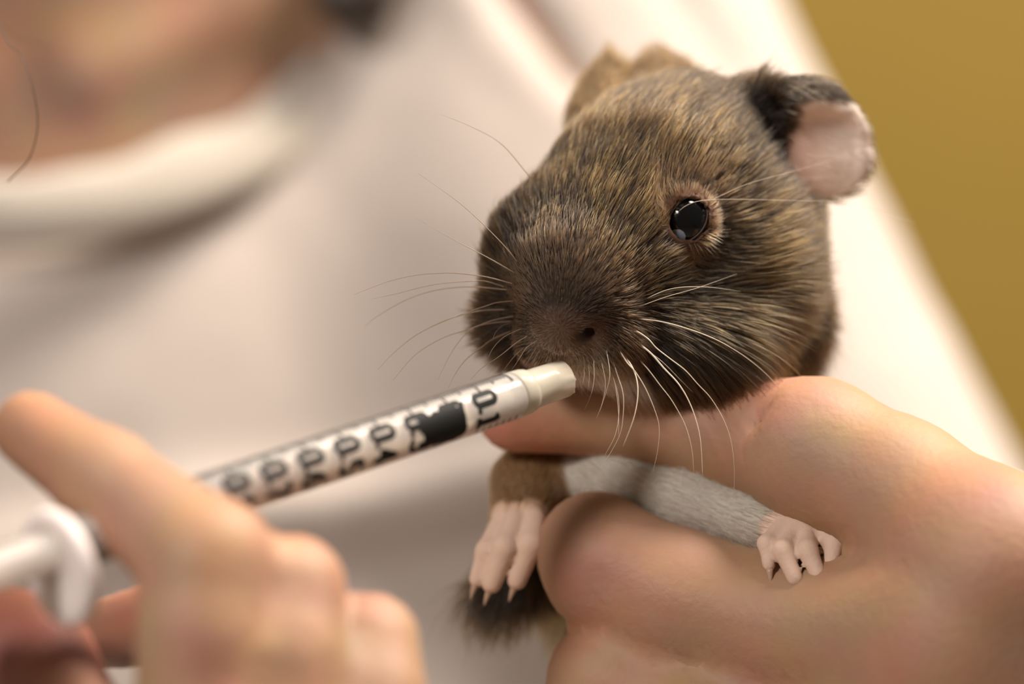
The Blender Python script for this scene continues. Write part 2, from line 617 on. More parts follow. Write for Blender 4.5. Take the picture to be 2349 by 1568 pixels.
# ribbed collar band, sub-part of the jumper
bvh_j = BVHTree.FromPolygons((jV).tolist(), jF.tolist())
nseg = 160
Vc, Fc = [], []
ring = 14
for i in range(nseg):
    a = 2*math.pi*i/nseg
    p = collar_pt(a)
    p2 = collar_pt(a+.01); tdir = p2-p; tdir /= np.linalg.norm(tdir)
    cen = np.array([NX, 246., 60.])
    outw = p-cen; outw -= tdir*(outw@tdir)
    # across-band direction: down the chest in front, outwards over the shoulder
    down = np.array([math.sin(a)*.8, -.12*math.cos(a), -.98*max(math.cos(a), 0)-.45]); down -= tdir*(down@tdir); down /= np.linalg.norm(down)
    nor = np.cross(tdir, down)
    if nor@outw < 0: nor = -nor
    rip = .7*math.sin(a*9)+.5*math.sin(a*17+1)
    for k in range(ring):
        b = 2*math.pi*k/ring
        rib = .18*math.cos(i*math.pi)
        Vc.append(p+nor*1.6+down*(7.2*math.cos(b)+(rip if math.cos(b) < 0 else 0))+nor*(3.4*math.sin(b)+rib))
for i in range(nseg):
    for k in range(ring):
        Fc.append((i*ring+k, i*ring+(k+1) % ring, ((i+1) % nseg)*ring+(k+1) % ring, ((i+1) % nseg)*ring+k))
mesh_obj('collar', Vc, Fc, M_rib, jum, base=pbase)

# hair: cap with a lock that falls beside the neck, plus loose strands
def haircap(P):
    d = head(P)-7-2.5*noise3(P*np.array([1, 1, .25]), 7, 8)
    cut = (P-headc)@np.array([0, -.9, -.43])-22            # keeps the face free
    d = smax(d, cut, 6)
    for s in (-1, 1):
        lock = chain(P, [(headc+np.array([s*66, 20, 10]), 20.), (headc+np.array([s*78, 30, -60]), 18.), (np.array([NX+s*71, 216., 94]), 13.), (np.array([NX+s*66, 198., 67]), 8.)], 6)
        d = smin(d, lock-1.6*noise3(P*np.array([1, 1, .2]), 5, 11), 8)
    return d


hV, hF = mesh_sdf(haircap, (-220, 90, 55), (30, 380, 320), 3.2, 1)
hair = mesh_obj('hair', hV, hF, M_hair, person, base=pbase)
hair['origin_mm'] = tuple(pbase)
for pts, r in (([(-260, -900, 60), (-90, -250, 25), (0, 58, 12), (50, 130, 10), (77, 210, 9), (86, 290, 9), (66, 365, 10), (18, 418, 14)], .08),
               ([(-200, -700, 90), (-90, -60, 60), (20, 72, 38), (70, 92, 36), (120, 112, 36)], .06)):
    V, F = tube(spline([at(*p) for p in pts], 60), r, 6)
    mesh_obj('loose_strand', V, F, M_strand, hair, base=pbase)

# ------------------------------------------------------------------ the guinea pig
NOSE = at(1288, 762, -9)
EYE0 = at(1577, 503, 0)


def patch(rows, nu=14, nv=18):
    """smooth surface through rows of control points -> BVH"""
    R = [spline(r, nv) for r in rows]
    cols = [spline([R[i][j] for i in range(len(R))], nu) for j in range(nv)]
    V = np.array([[cols[j][i] for j in range(nv)] for i in range(nu)]).reshape(-1, 3)
    F = [(i*nv+j, i*nv+j+1, (i+1)*nv+j+1, (i+1)*nv+j) for i in range(nu-1) for j in range(nv-1)]
    return V, F


def bdist(bvh, P, lo, hi, pad=3.0):
    lo = lo-pad; hi = hi+pad
    q = np.maximum(np.maximum(lo-P, P-hi), 0)
    out = np.sqrt((q*q).sum(1))+pad*.9
    ins = np.where(out <= pad*.9+1e-9)[0]
    for i in ins:
        out[i] = bvh.find_nearest(P[i])[3]
    return out


# left ear (right of the photograph): hanging petal, pale inner face to the camera, dark folded upper edge
earA_rows = [
    [at(1755, 390, 8.5), at(1765, 315, 10), at(1792, 258, 10), at(1792, 224, 8.5), at(1760, 208, 10)],
    [at(1790, 404, 11), at(1825, 330, 12), at(1848, 268, 12), at(1846, 226, 9.5), at(1818, 190, 10)],
    [at(1848, 428, 13.5), at(1908, 350, 14.5), at(1918, 275, 14.5), at(1893, 230, 11.5), at(1866, 190, 11)],
    [at(1908, 438, 16), at(1962, 375, 16.5), at(1966, 300, 16), at(1932, 241, 13.5), at(1905, 202, 12.5)],
    [at(1945, 428, 17), at(1986, 380, 17), at(1984, 318, 17), at(1957, 256, 14.5), at(1922, 220, 14.5)],
]
earB_rows = [
    [at(1322, 330, 26), at(1318, 270, 29), at(1345, 200, 32), at(1400, 132, 34)],
    [at(1370, 330, 24), at(1380, 260, 27), at(1395, 200, 30), at(1418, 150, 33)],
    [at(1440, 300, 24), at(1446, 250, 29), at(1442, 208, 33), at(1446, 178, 36)],
    [at(1520, 250, 25), at(1515, 200, 31), at(1505, 150, 35), at(1498, 128, 37)],
    [at(1600, 220, 25), at(1595, 190, 29), at(1582, 170, 33), at(1562, 150, 36)],
]
ears = []
for rows in (earA_rows, earB_rows):
    V, F = patch(rows)
    ears.append((BVHTree.FromPolygons(V.tolist(), F), V.min(0), V.max(0)))

legL = [P4(1300, 1085, 18, 3.4), P4(1420, 1098, 13, 4.2), P4(1580, 1142, 8, 4.4), P4(1735, 1195, 2, 3.3), P4(1830, 1228, -3, 2.7)]
toesL = [
    [P4(1788, 1218, -4, 1.2), P4(1758, 1246, -6.5, 1.0), P4(1764, 1296, -7.5, .8)],
    [P4(1812, 1230, -5, 1.3), P4(1796, 1262, -8, 1.2), P4(1824, 1326, -9.5, 1.0)],
    [P4(1850, 1230, -5, 1.3), P4(1852, 1262, -8.5, 1.2), P4(1880, 1324, -10, 1.0)],
    [P4(1878, 1222, -4, 1.3), P4(1912, 1248, -7, 1.15), P4(1904, 1302, -8.5, .9)]]
legR = [P4(1260, 1040, 22, 4.6), P4(1215, 1110, 17, 4.4), P4(1190, 1185, 13, 3.6)]
toesR = [
    [P4(1150, 1198, 11, 1.4), P4(1116, 1262, 8, 1.3), P4(1094, 1328, 8, 1.0)],
    [P4(1180, 1200, 9.5, 1.6), P4(1158, 1255, 6.5, 1.55), P4(1128, 1338, 7, 1.25)],
    [P4(1224, 1192, 10, 1.6), P4(1218, 1248, 6.5, 1.55), P4(1186, 1330, 7, 1.25)]]
hind = [P4(1300, 1240, 30, 6.0), P4(1225, 1320, 23, 4.5), P4(1130, 1378, 20, 2.8)]
eye_c = None


def gp_core(P):
    d = cone(P, at(1560, 440, 16), at(1592, 432, 19), 14.4, 13.6)
    d = smin(d, cone(P, at(1480, 480, 7.5), at(1335, 660, -2.5), 11.6, 7.6), 5)
    d = smin(d, cone(P, at(1318, 640, -3), at(1291, 740, -7.0), 6.8, 3.7), 2.5)
    d = smin(d, cone(P, at(1455, 430, 12), at(1272, 595, 5.8), 7.0, 7.6), 6)
    d = smin(d, cone(P, at(1285, 600, 10), at(1225, 720, 7.5), 8.2, 6.0), 4)
    d = smin(d, sph(P, at(1185, 745, 8), 3.8), 4)
    d = smin(d, sph(P, at(1665, 615, 13), 11.2), 6)
    d = smin(d, cone(P, at(1735, 480, 25), at(1745, 690, 26), 7.6, 8.0), 6)
    d = smin(d, cone(P, at(1485, 770, 3.5), at(1610, 785, 6), 6.7, 6.9), 5)
    d = smin(d, sph(P, at(1388, 775, -3.0), 4.3), 2.5)
    d = smin(d, sph(P, at(1248, 780, -1.5), 3.4), 2.5)
    d = smin(d, cone(P, at(1345, 825, 0), at(1420, 838, 1.5), 2.7, 2.5), 1.6)
    # torso in the palm
    d = smin(d, cone(P, at(1560, 760, 38), at(1500, 1050, 46), 17, 15.5), 8)
    d = smin(d, cone(P, at(1500, 1050, 46), at(1560, 1330, 60), 15.5, 20), 8)
    return d


def gp_sdf(P):
    d = gp_core(P)
    d = smin(d, chain(P, legL, 2), 3)
    d = smin(d, chain(P, legR, 2), 3)
    d = smin(d, chain(P, hind, 2), 3)
    t = None
    for c in toesL+toesR:
        e = chain(P, c, .8)
        t = e if t is None else smin(t, e, .12)
    d = smin(d, t, .9)
    d = smin(d, bdist(*ears[0][:1], P, *ears[0][1:])-.75, 1.8)
    d = smin(d, bdist(*ears[1][:1], P, *ears[1][1:])-.85, 1.8)
    d = smin(d, cone(P, at(1700, 265, 13), at(1800, 228, 10), 4.0, 1.3), 2)
    # nostrils and the cleft of the lip
    for pts in ([at(1322, 778, -9.6), at(1342, 768, -9.0), at(1354, 752, -7.5)], [at(1258, 772, -7.5), at(1244, 758, -5.2), at(1240, 742, -3)]):
        d = smax(d, -chain(P, [(p, r) for p, r in zip(pts, (.45, .88, .75))], .3), .35)
    d = smax(d, -chain(P, [(at(1292, 792, -9.6), .35), (at(1300, 822, -7.6), .45), (at(1312, 850, -4.5), .5)], .3), .6)
    d = smax(d, -chain(P, [(at(1300, 846, -5.5), .4), (at(1360, 852, -3.0), .45), (at(1420, 846, 0), .4)], .3), .7)   # mouth line
    if eye_c is not None:
        d = smin(d, smax(sph(P, eye_c, 3.95), -sph(P, eye_c, 3.4), .1), 1.2)
        ax = eye_ax
        q = P-eye_c; h = q@ax; rad = np.linalg.norm(q-h[:, None]*ax, axis=1)
        d = smax(d, -np.maximum(rad-2.5, -h), .5)
        d = smax(d, -sph(P, eye_c, 3.5), .3)
    return d


def march(px, py, f):
    o = np.array([0., -DIST, 0.]); t = at(px, py, 0)-o; t = t/np.linalg.norm(t)
    s = DIST-35
    for _ in range(120):
        dd = float(f((o+t*s)[None])[0])
        if dd < .01: break
        s += max(dd*.7, .01)
        if s > DIST+120: return None
    return o+t*s


hit = march(1577, 503, gp_core)
gn = grad(gp_core, hit[None], .3)[0]; gn /= np.linalg.norm(gn)
view = np.array([0., -DIST, 0])-hit; view /= np.linalg.norm(view)
eye_ax = gn*.30+view*.70; eye_ax /= np.linalg.norm(eye_ax)
eye_c = hit-eye_ax*2.35
print('eye hit', hit, gn, 'nose', march(1290, 765, gp_core))

glo, ghi = (-26, -16, -42), (50, 92, 42)
gV, gF = mesh_sdf(gp_sdf, glo, ghi, .55, 2)
print('gp verts', len(gV))
gN = grad(gp_sdf, gV, .2); gN /= np.linalg.norm(gN, axis=1)[:, None]+1e-9


def dseg(V, pts):
    return chain(V, [(p, 0.) for p, r in pts], .01)


def ear_d(i, V):
    return bdist(ears[i][0], V, *ears[i][1:])


def smooth(a, b, x):
    t = np.clip((x-a)/(b-a), 0, 1); return t*t*(3-2*t)


eA, eB = ear_d(0, gV), ear_d(1, gV)
dA = smooth(1.8, .9, eA)*smooth(at(1768, 0, 11)[0], at(1788, 0, 11)[0], gV[:, 0])
dB = smooth(1.8, .9, eB)
toed = np.min([dseg(gV, c) for c in toesL+toesR], 0)
pawm = smooth(3.4, 2.4, toed)
dLL = smooth(7.5, 6.0, dseg(gV, legL)); dLR = smooth(6.6, 5.6, dseg(gV, legR))
deye = np.sqrt(((gV-eye_c)**2).sum(1))
# the inner, camera-facing face of the left ear below its folded rim
foldline = (gV[:, 2]-at(0, 238, 17)[2])
innerA = dA*smooth(.5, -.9, foldline)*smooth(at(1768, 0, 11)[0], at(1800, 0, 11)[0], gV[:, 0]-3.0*np.clip((gV[:, 2]-at(0, 390, 13)[2])/8.4, 0, 1.2)+.8*noise3(gV, 1.2, 61))*smooth(.25, -.2, gN[:, 1])
flapA = dA*np.maximum(smooth(-.9, 1.2, foldline), smooth(at(1815, 0, 11)[0], at(1775, 0, 11)[0], gV[:, 0]-3.0*np.clip((gV[:, 2]-at(0, 390, 13)[2])/8.4, 0, 1.2)))

# distances for the coat pattern, all on the animal itself
SN1 = noise3(gV, 4.0, 21); SN2 = noise3(gV, 1.6, 22)
dark = np.array([.020, .013, .008])
skinc = np.tile(dark*1.2, (len(gV), 1))
lipc = smooth(6.0, 2.5, dseg(gV, [P4(1290, 810, -6, 0), P4(1345, 825, -2, 0)]))
chinc = smooth(3.6, 2.4, dseg(gV, [P4(1345, 838, 0, 0), P4(1430, 848, 1, 0)]))
nosec = smooth(4.2, 2.2, dseg(gV, [P4(1290, 755, -8, 0), P4(1340, 765, -7, 0)]))
skinc = lerp(skinc, np.array([.10, .05, .032]), nosec*.9)
skinc = lerp(skinc, np.array([.20, .14, .09]), lipc*.6)
skinc = lerp(skinc, np.array([.33, .25, .17]), chinc)
skinc = lerp(skinc, np.array([.10, .05, .03]), smooth(5.2, 4.3, deye))
pink = lerp(np.tile(np.array([.86, .72, .61]), (len(gV), 1)), np.array([.84, .46, .34]),
            np.exp(-((gV-at(1795, 360, 14))/np.array([6, 5, 8]))**2).prod(1)*.9)
pink = lerp(pink, np.array([.35, .22, .17]), smooth(at(1955, 0, 20)[0], at(1990, 0, 20)[0], gV[:, 0])*.8)
skinc = lerp(skinc, pink, innerA)
skinc = lerp(skinc, np.array([.10, .055, .02]), dB*.8)
skinc = lerp(skinc, np.array([.64, .45, .34]), pawm)
skinc = lerp(skinc, np.array([.42, .38, .31]), dLL*(1-pawm))
skinc = lerp(skinc, np.array([.16, .09, .04]), dLR*(1-pawm))
gbase = at(1560, 1330, 58)-np.array([0, 0, 21.])
gp = mesh_obj('guinea_pig', gV, gF, M_hide, base=gbase, cols=np.clip(skinc, 0, 1))
gp['origin_mm'] = tuple(gbase)
tag(gp, 'young dark brown guinea pig with a pale drooping ear held in a hand', 'guinea pig')

# eye with its third eyelid and rims
def uvsphere(c, r, n=40, m=24, ax=np.array([0, 0, 1.])):
    V, F = [], []
    for i in range(m+1):
        th = math.pi*i/m
        for j in range(n):
            ph = 2*math.pi*j/n
            V.append((math.sin(th)*math.cos(ph), math.sin(th)*math.sin(ph), math.cos(th)))
    for i in range(m):
        for j in range(n):
            F.append((i*n+j, (i+1)*n+j, (i+1)*n+(j+1) % n, i*n+(j+1) % n))
    return np.array(V)*r+c, F


V, F = uvsphere(eye_c, 3.4)
eyeo = mesh_obj('eye', V, F, M_eye, gp, base=eye_c)
eyeo['origin_mm'] = tuple(eye_c)
ex = np.cross(eye_ax, np.array([0, 0, 1.])); ex /= np.linalg.norm(ex); ex = -ex if ex[0] < 0 else ex
ez = np.cross(ex, eye_ax); ez = -ez if ez[2] < 0 else ez


def lid_shape(t):
    """outline of the lid opening (mm across the eye axis), tilted almond"""
    ca, sa = math.cos(t), math.sin(t)
    a, b = 3.02, 2.12
    r = 1/math.sqrt((ca/a)**2+(sa/b)**2)
    r *= 1+.10*max(0, math.cos(t-math.pi))**6
    al = math.radians(55)
    u = r*ca; v = r*sa
    return u*math.cos(al)-v*math.sin(al), u*math.sin(al)+v*math.cos(al)


V, F = [], []
nl, prof = 64, [(1.0, 3.38), (1.0, 3.48), (1.02, 3.54), (1.06, 3.56), (1.12, 3.48), (1.2, 3.25)]
for i in range(nl):
    u0, v0 = lid_shape(2*math.pi*i/nl)
    for s, R in prof:
        u, v = u0*s, v0*s
        rr = math.hypot(u, v)
        h = math.sqrt(max(R*R-rr*rr, .05))
        h = max(h, .5)
        V.append(eye_c+ex*u+ez*v+eye_ax*h)
npf = len(prof)
for i in range(nl):
    for k in range(npf-1):
        F.append((i*npf+k, i*npf+k+1, ((i+1) % nl)*npf+k+1, ((i+1) % nl)*npf+k))
mesh_obj('eyelid', V, F, M_lid, gp, base=eye_c)
# third eyelid, a small grey crescent in the lower inner corner
V, F = [], []
tc_ = math.radians(55)+math.pi+.08
cu, cv = 2.72*math.cos(tc_), 2.72*math.sin(tc_)
for i in range(41):
    for j in range(41):
        u = cu-1.15+2.3*i/40; v = cv-1.15+2.3*j/40
        V.append((u, v))
for i in range(40):
    for j in range(40):
        q = (i*41+j, (i+1)*41+j, (i+1)*41+j+1, i*41+j+1)
        if all(math.hypot(V[k][0]-cu, V[k][1]-cv) < 1.15 for k in q): F.append(q)
V = [eye_c+ex*u+ez*v+eye_ax*math.sqrt(max(3.43**2-u*u-v*v, .01)) for u, v in V]
mesh_obj('third_eyelid', V, F, M_haw, eyeo, base=eye_c)

# claws
for c in toesL+toesR:
    (a, ra), (b, rb) = c[-2], c[-1]
    t = (b-a)/np.linalg.norm(b-a)
    pts = [b+t*rb*.6, b+t*(rb+.8)+np.array([0, .2, 0]), b+t*(rb+1.6)+np.array([0, .5, -.2])]
    V, F = tube(spline(pts, 6), np.linspace(.5, .08, 6), 8)
    mesh_obj('claw', V, F, M_claw, gp, base=b)

# ------------------------------------------------------------------ fur: combed strands
tri = np.concatenate([gF[:, [0, 1, 2]], gF[:, [0, 2, 3]]])
A, B_, Cc = gV[tri[:, 0]], gV[tri[:, 1]], gV[tri[:, 2]]
ar = .5*np.linalg.norm(np.cross(B_-A, Cc-A), axis=1)
cen = (A+B_+Cc)/3
front = smooth(70, 30, cen[:, 1])
mask = np.ones(len(gV))
mask *= smooth(3.3, 3.7, np.sqrt(((gV-eye_c)**2).sum(1))+.0)        # not on the eye
mask *= 1-.86*innerA
mask *= 1-pawm
mask *= 1-.3*chinc
nostril = np.min([dseg(gV, [P4(1322, 778, -9.6, 0), P4(1342, 768, -9, 0), P4(1354, 752, -7.5, 0)]), dseg(gV, [P4(1258, 772, -7.5, 0), P4(1240, 742, -3, 0)])], 0)
mask *= smooth(.8, 1.5, nostril)
headw = 1+1.2*smooth(40, 22, gV[:, 1])*smooth(at(0, 930, 5)[2], at(0, 860, 5)[2], gV[:, 2])
wv = mask*headw
wt = ar*wv[tri].mean(1)*(.15+.85*front)
NF = 130000
pick = rng.choice(len(tri), NF, p=wt/wt.sum())
r1, r2 = rng.random(NF), rng.random(NF); s1 = np.sqrt(r1)
bw = np.stack([1-s1, s1*(1-r2), s1*r2], 1)
root = (gV[tri[pick]]*bw[:, :, None]).sum(1)
nor = (gN[tri[pick]]*bw[:, :, None]).sum(1); nor /= np.linalg.norm(nor, axis=1)[:, None]


def vat(x): return (x[tri[pick]]*bw).sum(1)


fA, fB, fin, ffl, fpaw, fLL, fLR = [vat(x) for x in (dA, dB, innerA, flapA, pawm, dLL, dLR)]
flip, fchin, fnose = vat(lipc), vat(chinc), vat(nosec)
feye = np.sqrt(((root-eye_c)**2).sum(1))
dn = np.sqrt(((root-NOSE)**2).sum(1))

# combing field: away from the nose over the head, round the eye, down the limbs, out along the ears
src = NOSE+np.array([0, -1.5, .5])
flow = root-src
flow /= np.linalg.norm(flow, axis=1)[:, None]
drop = smooth(at(0, 640, 0)[2], at(0, 820, 0)[2], root[:, 2])*smooth(at(1300, 0, 0)[0], at(1420, 0, 0)[0], root[:, 0])
flow += drop[:, None]*np.array([.05, .1, -.75])
bodyw = smooth(30, 44, root[:, 1])
flow = lerp(flow, np.array([.1, .35, -.9]), bodyw)
away = root-eye_c; away /= np.linalg.norm(away, axis=1)[:, None]+1e-9
we = smooth(9.5, 3.5, feye)
flow += (we*1.0+2.2*smooth(5.0, 3.9, feye))[:, None]*away


def along(pts):
    a, b = pts[0][0], pts[-1][0]; t = b-a
    return t/np.linalg.norm(t)


flow = lerp(flow, along(legL), fLL); flow = lerp(flow, along(legR), fLR)
flow = lerp(flow, np.array([.85, .2, -.25]), fA); flow = lerp(flow, np.array([-.1, .4, .9]), fB*.9)
flow +=   .11*np.stack([noise3(root, 3.2, 31+k) for k in range(3)], 1)+.06*np.stack([noise3(root, 1.1, 41+k) for k in range(3)], 1)
flow += rng.normal(0, .07, (NF, 3))
tan = flow-nor*(flow*nor).sum(1)[:, None]
tan /= np.linalg.norm(tan, axis=1)[:, None]+1e-9

Lh = .9+5.4*smooth(2, 24, dn)
Lh = np.where(bodyw > .5, 6.5, Lh)
Lh *= 1-.62*smooth(9, 3.8, feye)
Lh *= 1+.55*drop
Lh *= 1-.55*np.maximum(fA, fB)-.0
Lh *= 1-.7*fpaw
Lh = np.where(fLL+fLR > .5, np.minimum(Lh, 2.2), Lh)
Lh *= 1-.45*smooth(at(1690, 0, 15)[0], at(1760, 0, 15)[0], root[:, 0])*smooth(at(0, 460, 15)[2], at(0, 400, 15)[2], root[:, 2])
Lh *= rng.uniform(.65, 1.2, NF)
Lh *= np.where(rng.random(NF) < .06, 1.35, 1)
lift = (.30+.16*rng.random(NF))*(1-.35*smooth(8, 4, feye))
lift += .10*drop
K = 7
tt = np.linspace(0, 1, K)
pts = np.empty((NF, K, 3))
gravity = np.array([0, 0, -1.])
for k, t in enumerate(tt):
    pts[:, k] = root+Lh[:, None]*(tan*(t*np.cos(lift)[:, None])+nor*((np.sin(lift)*(1.5*t-1.15*t*t)))[:, None]+gravity*(.07*t*t))
pts[:, 0] -= nor*.15
# clumping: tips drift to the nearest of a sparse set of strands
nc = NF//9
cl = rng.choice(NF, nc, replace=False)
kd = KDTree(nc)
for i, c in enumerate(cl):
    kd.insert(root[c], i)
kd.balance()
near = np.array([kd.find(r)[1] for r in root])
cs = cl[near]
clw = (.12+.26*rng.random(NF))*smooth(1.0, 3.0, Lh)
dd = np.linalg.norm(root[cs]-root, axis=1)
clw *= smooth(2.2, .8, dd)
for k, t in enumerate(tt):
    tgt = root[cs]+(pts[cs, k]-root[cs])*(Lh/np.maximum(Lh[cs], .3))[:, None]
    pts[:, k] += (tgt-pts[:, k])*(clw*t**1.3)[:, None]
# colour along each strand: near-black root, ticked with gold or tan bands
gold = np.array([.235, .115, .027]); tan_c = np.array([.35, .205, .072]); blk = np.array([.0075, .0045, .0025]); choc = np.array([.060, .030, .014])
patchn = noise3(root, 5.0, 51)*.6+noise3(root, 2.2, 52)*.4
tick = np.where(rng.random(NF) < np.clip(.30+.58*patchn, .06, .7), rng.uniform(.65, 1.1, NF), rng.uniform(0, .16, NF))
earr = smooth(at(1600, 0, 20)[0], at(1760, 0, 20)[0], root[:, 0])*smooth(at(0, 480, 20)[2], at(0, 400, 20)[2], root[:, 2])
tick *= 1-.85*earr
tick *= 1-.55*drop*smooth(at(1760, 0, 8)[0], at(1500, 0, 8)[0], root[:, 0])
lefts = smooth(at(1260, 0, 5)[0], at(1160, 0, 5)[0], root[:, 0])
tick *= 1-.6*lefts
tip = blk[None]*(1-tick)[:, None]+np.where((rng.random(NF) < .35)[:, None], tan_c, gold)*tick[:, None]
rootc = np.tile(blk, (NF, 1))*1.2
snout = smooth(14, 7, dn)
rootc = lerp(rootc, choc*.8, snout*.8)
tip = lerp(tip, choc*1.5, snout*.72)
eyr = smooth(8.0, 4.5, feye)
rootc = lerp(rootc, np.array([.06, .032, .016]), eyr)
tip = lerp(tip, np.array([.15, .082, .035]), eyr*.75)
rootc = lerp(rootc, np.array([.20, .14, .085]), flip*.9); tip = lerp(tip, np.array([.55, .43, .28]), flip*.9)
rootc = lerp(rootc, np.array([.5, .36, .26]), fchin); tip = lerp(tip, np.array([.72, .58, .45]), fchin)
rootc = lerp(rootc, np.array([.06, .032, .013]), fB); tip = lerp(tip, np.array([.14, .075, .025]), fB)
rootc = lerp(rootc, np.array([.010, .007, .005]), ffl); tip = lerp(tip, np.array([.022, .014, .008]), ffl)
rootc = lerp(rootc, np.array([.72, .61, .46]), fLL); tip = lerp(tip, np.array([.86, .78, .62]), fLL)
rootc = lerp(rootc, np.array([.15, .08, .035]), fLR); tip = lerp(tip, np.array([.32, .18, .07]), fLR)
inn = fin > .4
rootc[inn] = (.75, .68, .58); tip[inn] = (.85, .79, .70)
colr = np.empty((NF, K, 4), np.float32); colr[..., 3] = 1
for k, t in enumerate(tt):
    w = smooth(.25, .7, np.full(NF, t))
    colr[:, k, :3] = rootc*(1-w)[:, None]+tip*w[:, None]
rad0 = (.024+.014*rng.random(NF))*np.where(Lh < 1.6, .75, 1)
radp = rad0[:, None]*np.array([1, 1, .95, .85, .7, .5, .18])[None]


def strands(name, pts, radp, colr, mat, parent, base):
    n, K = pts.shape[:2]
    h = bpy.data.hair_curves.new(name)
    h.add_curves([K]*n)
    h.position_data.foreach_set('vector', ((pts-base)*.001).astype(np.float32).ravel())
    ra = h.attributes.get('radius') or h.attributes.new('radius', 'FLOAT', 'POINT')
    ra.data.foreach_set('value', (radp*.001).astype(np.float32).ravel())
    ca = h.attributes.new('tone', 'FLOAT_COLOR', 'POINT')
    ca.data.foreach_set('color', colr.astype(np.float32).ravel())
    h.materials.append(mat)
    o = bpy.data.objects.new(name, h); C.objects.link(o)
    o.parent = parent
    o.location = Vector((np.asarray(base)-np.array(parent['origin_mm']))*.001)
    return o


# no strand may lie across the open eye
q = pts-eye_c
qu, qv, qh = q@ex, q@ez, q@eye_ax
al = math.radians(55)
qa = qu*math.cos(al)+qv*math.sin(al); qb = -qu*math.sin(al)+qv*math.cos(al)
clear = ~((((qa/3.15)**2+(qb/2.25)**2 < 1) & (qh > 1.0)).any(1))
pts, radp, colr = pts[clear], radp[clear], colr[clear]
fur = strands('fur', pts, radp, colr, M_fur, gp, gbase)
tag(fur, kind='stuff')

# ------------------------------------------------------------------ whiskers, one object each
WH = [  # (points in photograph pixels root -> tip, radius mm, depth at tip)
    ([(1185, 628), (1118, 590), (1042, 550), (955, 500)], .050, 4),
    ([(1192, 606), (1144, 550), (1060, 470), (960, 398)], .050, 4),
    ([(1182, 652), (1116, 635), (1055, 627), (1014, 626), (953, 631), (889, 646), (813, 675)], .055, 3),
    ([(1167, 661), (1119, 646), (1093, 644), (1055, 646), (991, 653), (902, 675), (854, 685)], .055, 2),
    ([(1170, 665), (1106, 659), (1055, 658), (991, 667), (928, 689), (864, 726), (836, 749)], .060, 14),
    ([(1183, 690), (1144, 693), (1116, 701), (1055, 722), (991, 749)], .050, 5),
    ([(1165, 709), (1106, 712), (1055, 723), (1017, 736), (953, 769), (902, 810), (866, 848)], .060, 2),
    ([(1183, 724), (1132, 734), (1081, 753), (1017, 774), (953, 813), (902, 871)], .060, 4),
    ([(1182, 740), (1157, 745), (1139, 759), (1130, 777)], .040, -2),
    ([(1180, 736), (1120, 742), (1081, 755), (1055, 780), (1030, 818), (1004, 871)], .050, 5),
    ([(1177, 757), (1132, 777), (1106, 795), (1068, 825), (1042, 861), (1028, 891)], .060, 1),
    ([(1197, 753), (1157, 772), (1132, 797), (1120, 820)], .045, -2),
    ([(1212, 769), (1183, 787), (1144, 818), (1106, 843), (1079, 871)], .055, 1),
    ([(1232, 781), (1208, 797), (1193, 820), (1175, 846)], .050, -3),
    ([(1203, 796), (1180, 817), (1157, 846)], .050, -2),
    ([(1231, 797), (1216, 820), (1203, 841)], .050, -4),
    ([(1222, 785), (1200, 808), (1182, 838)], .045, -3),
    ([(1240, 800), (1229, 818), (1220, 836)], .045, -5),
    ([(1457, 730), (1515, 737), (1572, 752), (1630, 773), (1673, 795), (1716, 823), (1759, 859), (1802, 907), (1830, 944)], .085, 2),
    ([(1433, 747), (1457, 757), (1486, 776), (1506, 798), (1538, 823), (1572, 849), (1601, 881), (1630, 912), (1658, 958), (1676, 1007), (1684, 1067), (1684, 1133)], .090, -4),
    ([(1457, 782), (1492, 809), (1523, 844), (1555, 878), (1578, 915), (1595, 958), (1607, 1010), (1612, 1093)], .120, -9),
    ([(1457, 815), (1486, 846), (1515, 884), (1543, 921), (1572, 975), (1587, 1030), (1592, 1087)], .070, -6),
    ([(1417, 793), (1437, 829), (1457, 852), (1480, 889), (1500, 935), (1512, 978), (1509, 1030), (1497, 1085)], .085, -5),
    ([(1428, 809), (1451, 843), (1462, 878), (1462, 918), (1452, 964), (1429, 1024)], .100, -12),
    ([(1406, 826), (1417, 861), (1429, 901), (1430, 944), (1423, 993), (1400, 1039), (1375, 1075)], .075, -6),
    ([(1403, 850), (1417, 901), (1420, 944), (1411, 998), (1385, 1048)], .060, -7),
    ([(1362, 823), (1363, 869), (1355, 907), (1340, 941)], .060, -6),
    ([(1391, 800), (1399, 856), (1391, 897), (1376, 943)], .065, -6),
    ([(1378, 821), (1389, 877), (1382, 922), (1368, 960)], .060, -7),
    ([(1402, 850), (1412, 885), (1419, 948), (1419, 1000)], .055, -8),
    ([(1350, 830), (1352, 868), (1348, 900)], .045, -6),
    ([(1340, 828), (1340, 862), (1333, 893)], .045, -6),
    ([(1470, 690), (1540, 662), (1620, 658), (1700, 668)], .055, 0),
    ([(1460, 705), (1530, 680), (1600, 660), (1690, 628)], .050, 0),
    ([(1548, 492), (1575, 471), (1610, 460), (1680, 457), (1830, 460), (1950, 466), (2100, 510)], .040, 8),
    ([(1600, 470), (1650, 450), (1720, 420), (1830, 390), (1920, 365)], .040, 6),
    ([(1215, 405), (1150, 330), (1080, 290), (1010, 262)], .040, 6),
    ([(1480, 800), (1520, 830), (1560, 870), (1590, 900)], .040, -2),
    ([(1680, 800), (1740, 812), (1810, 818)], .040, 6),
]
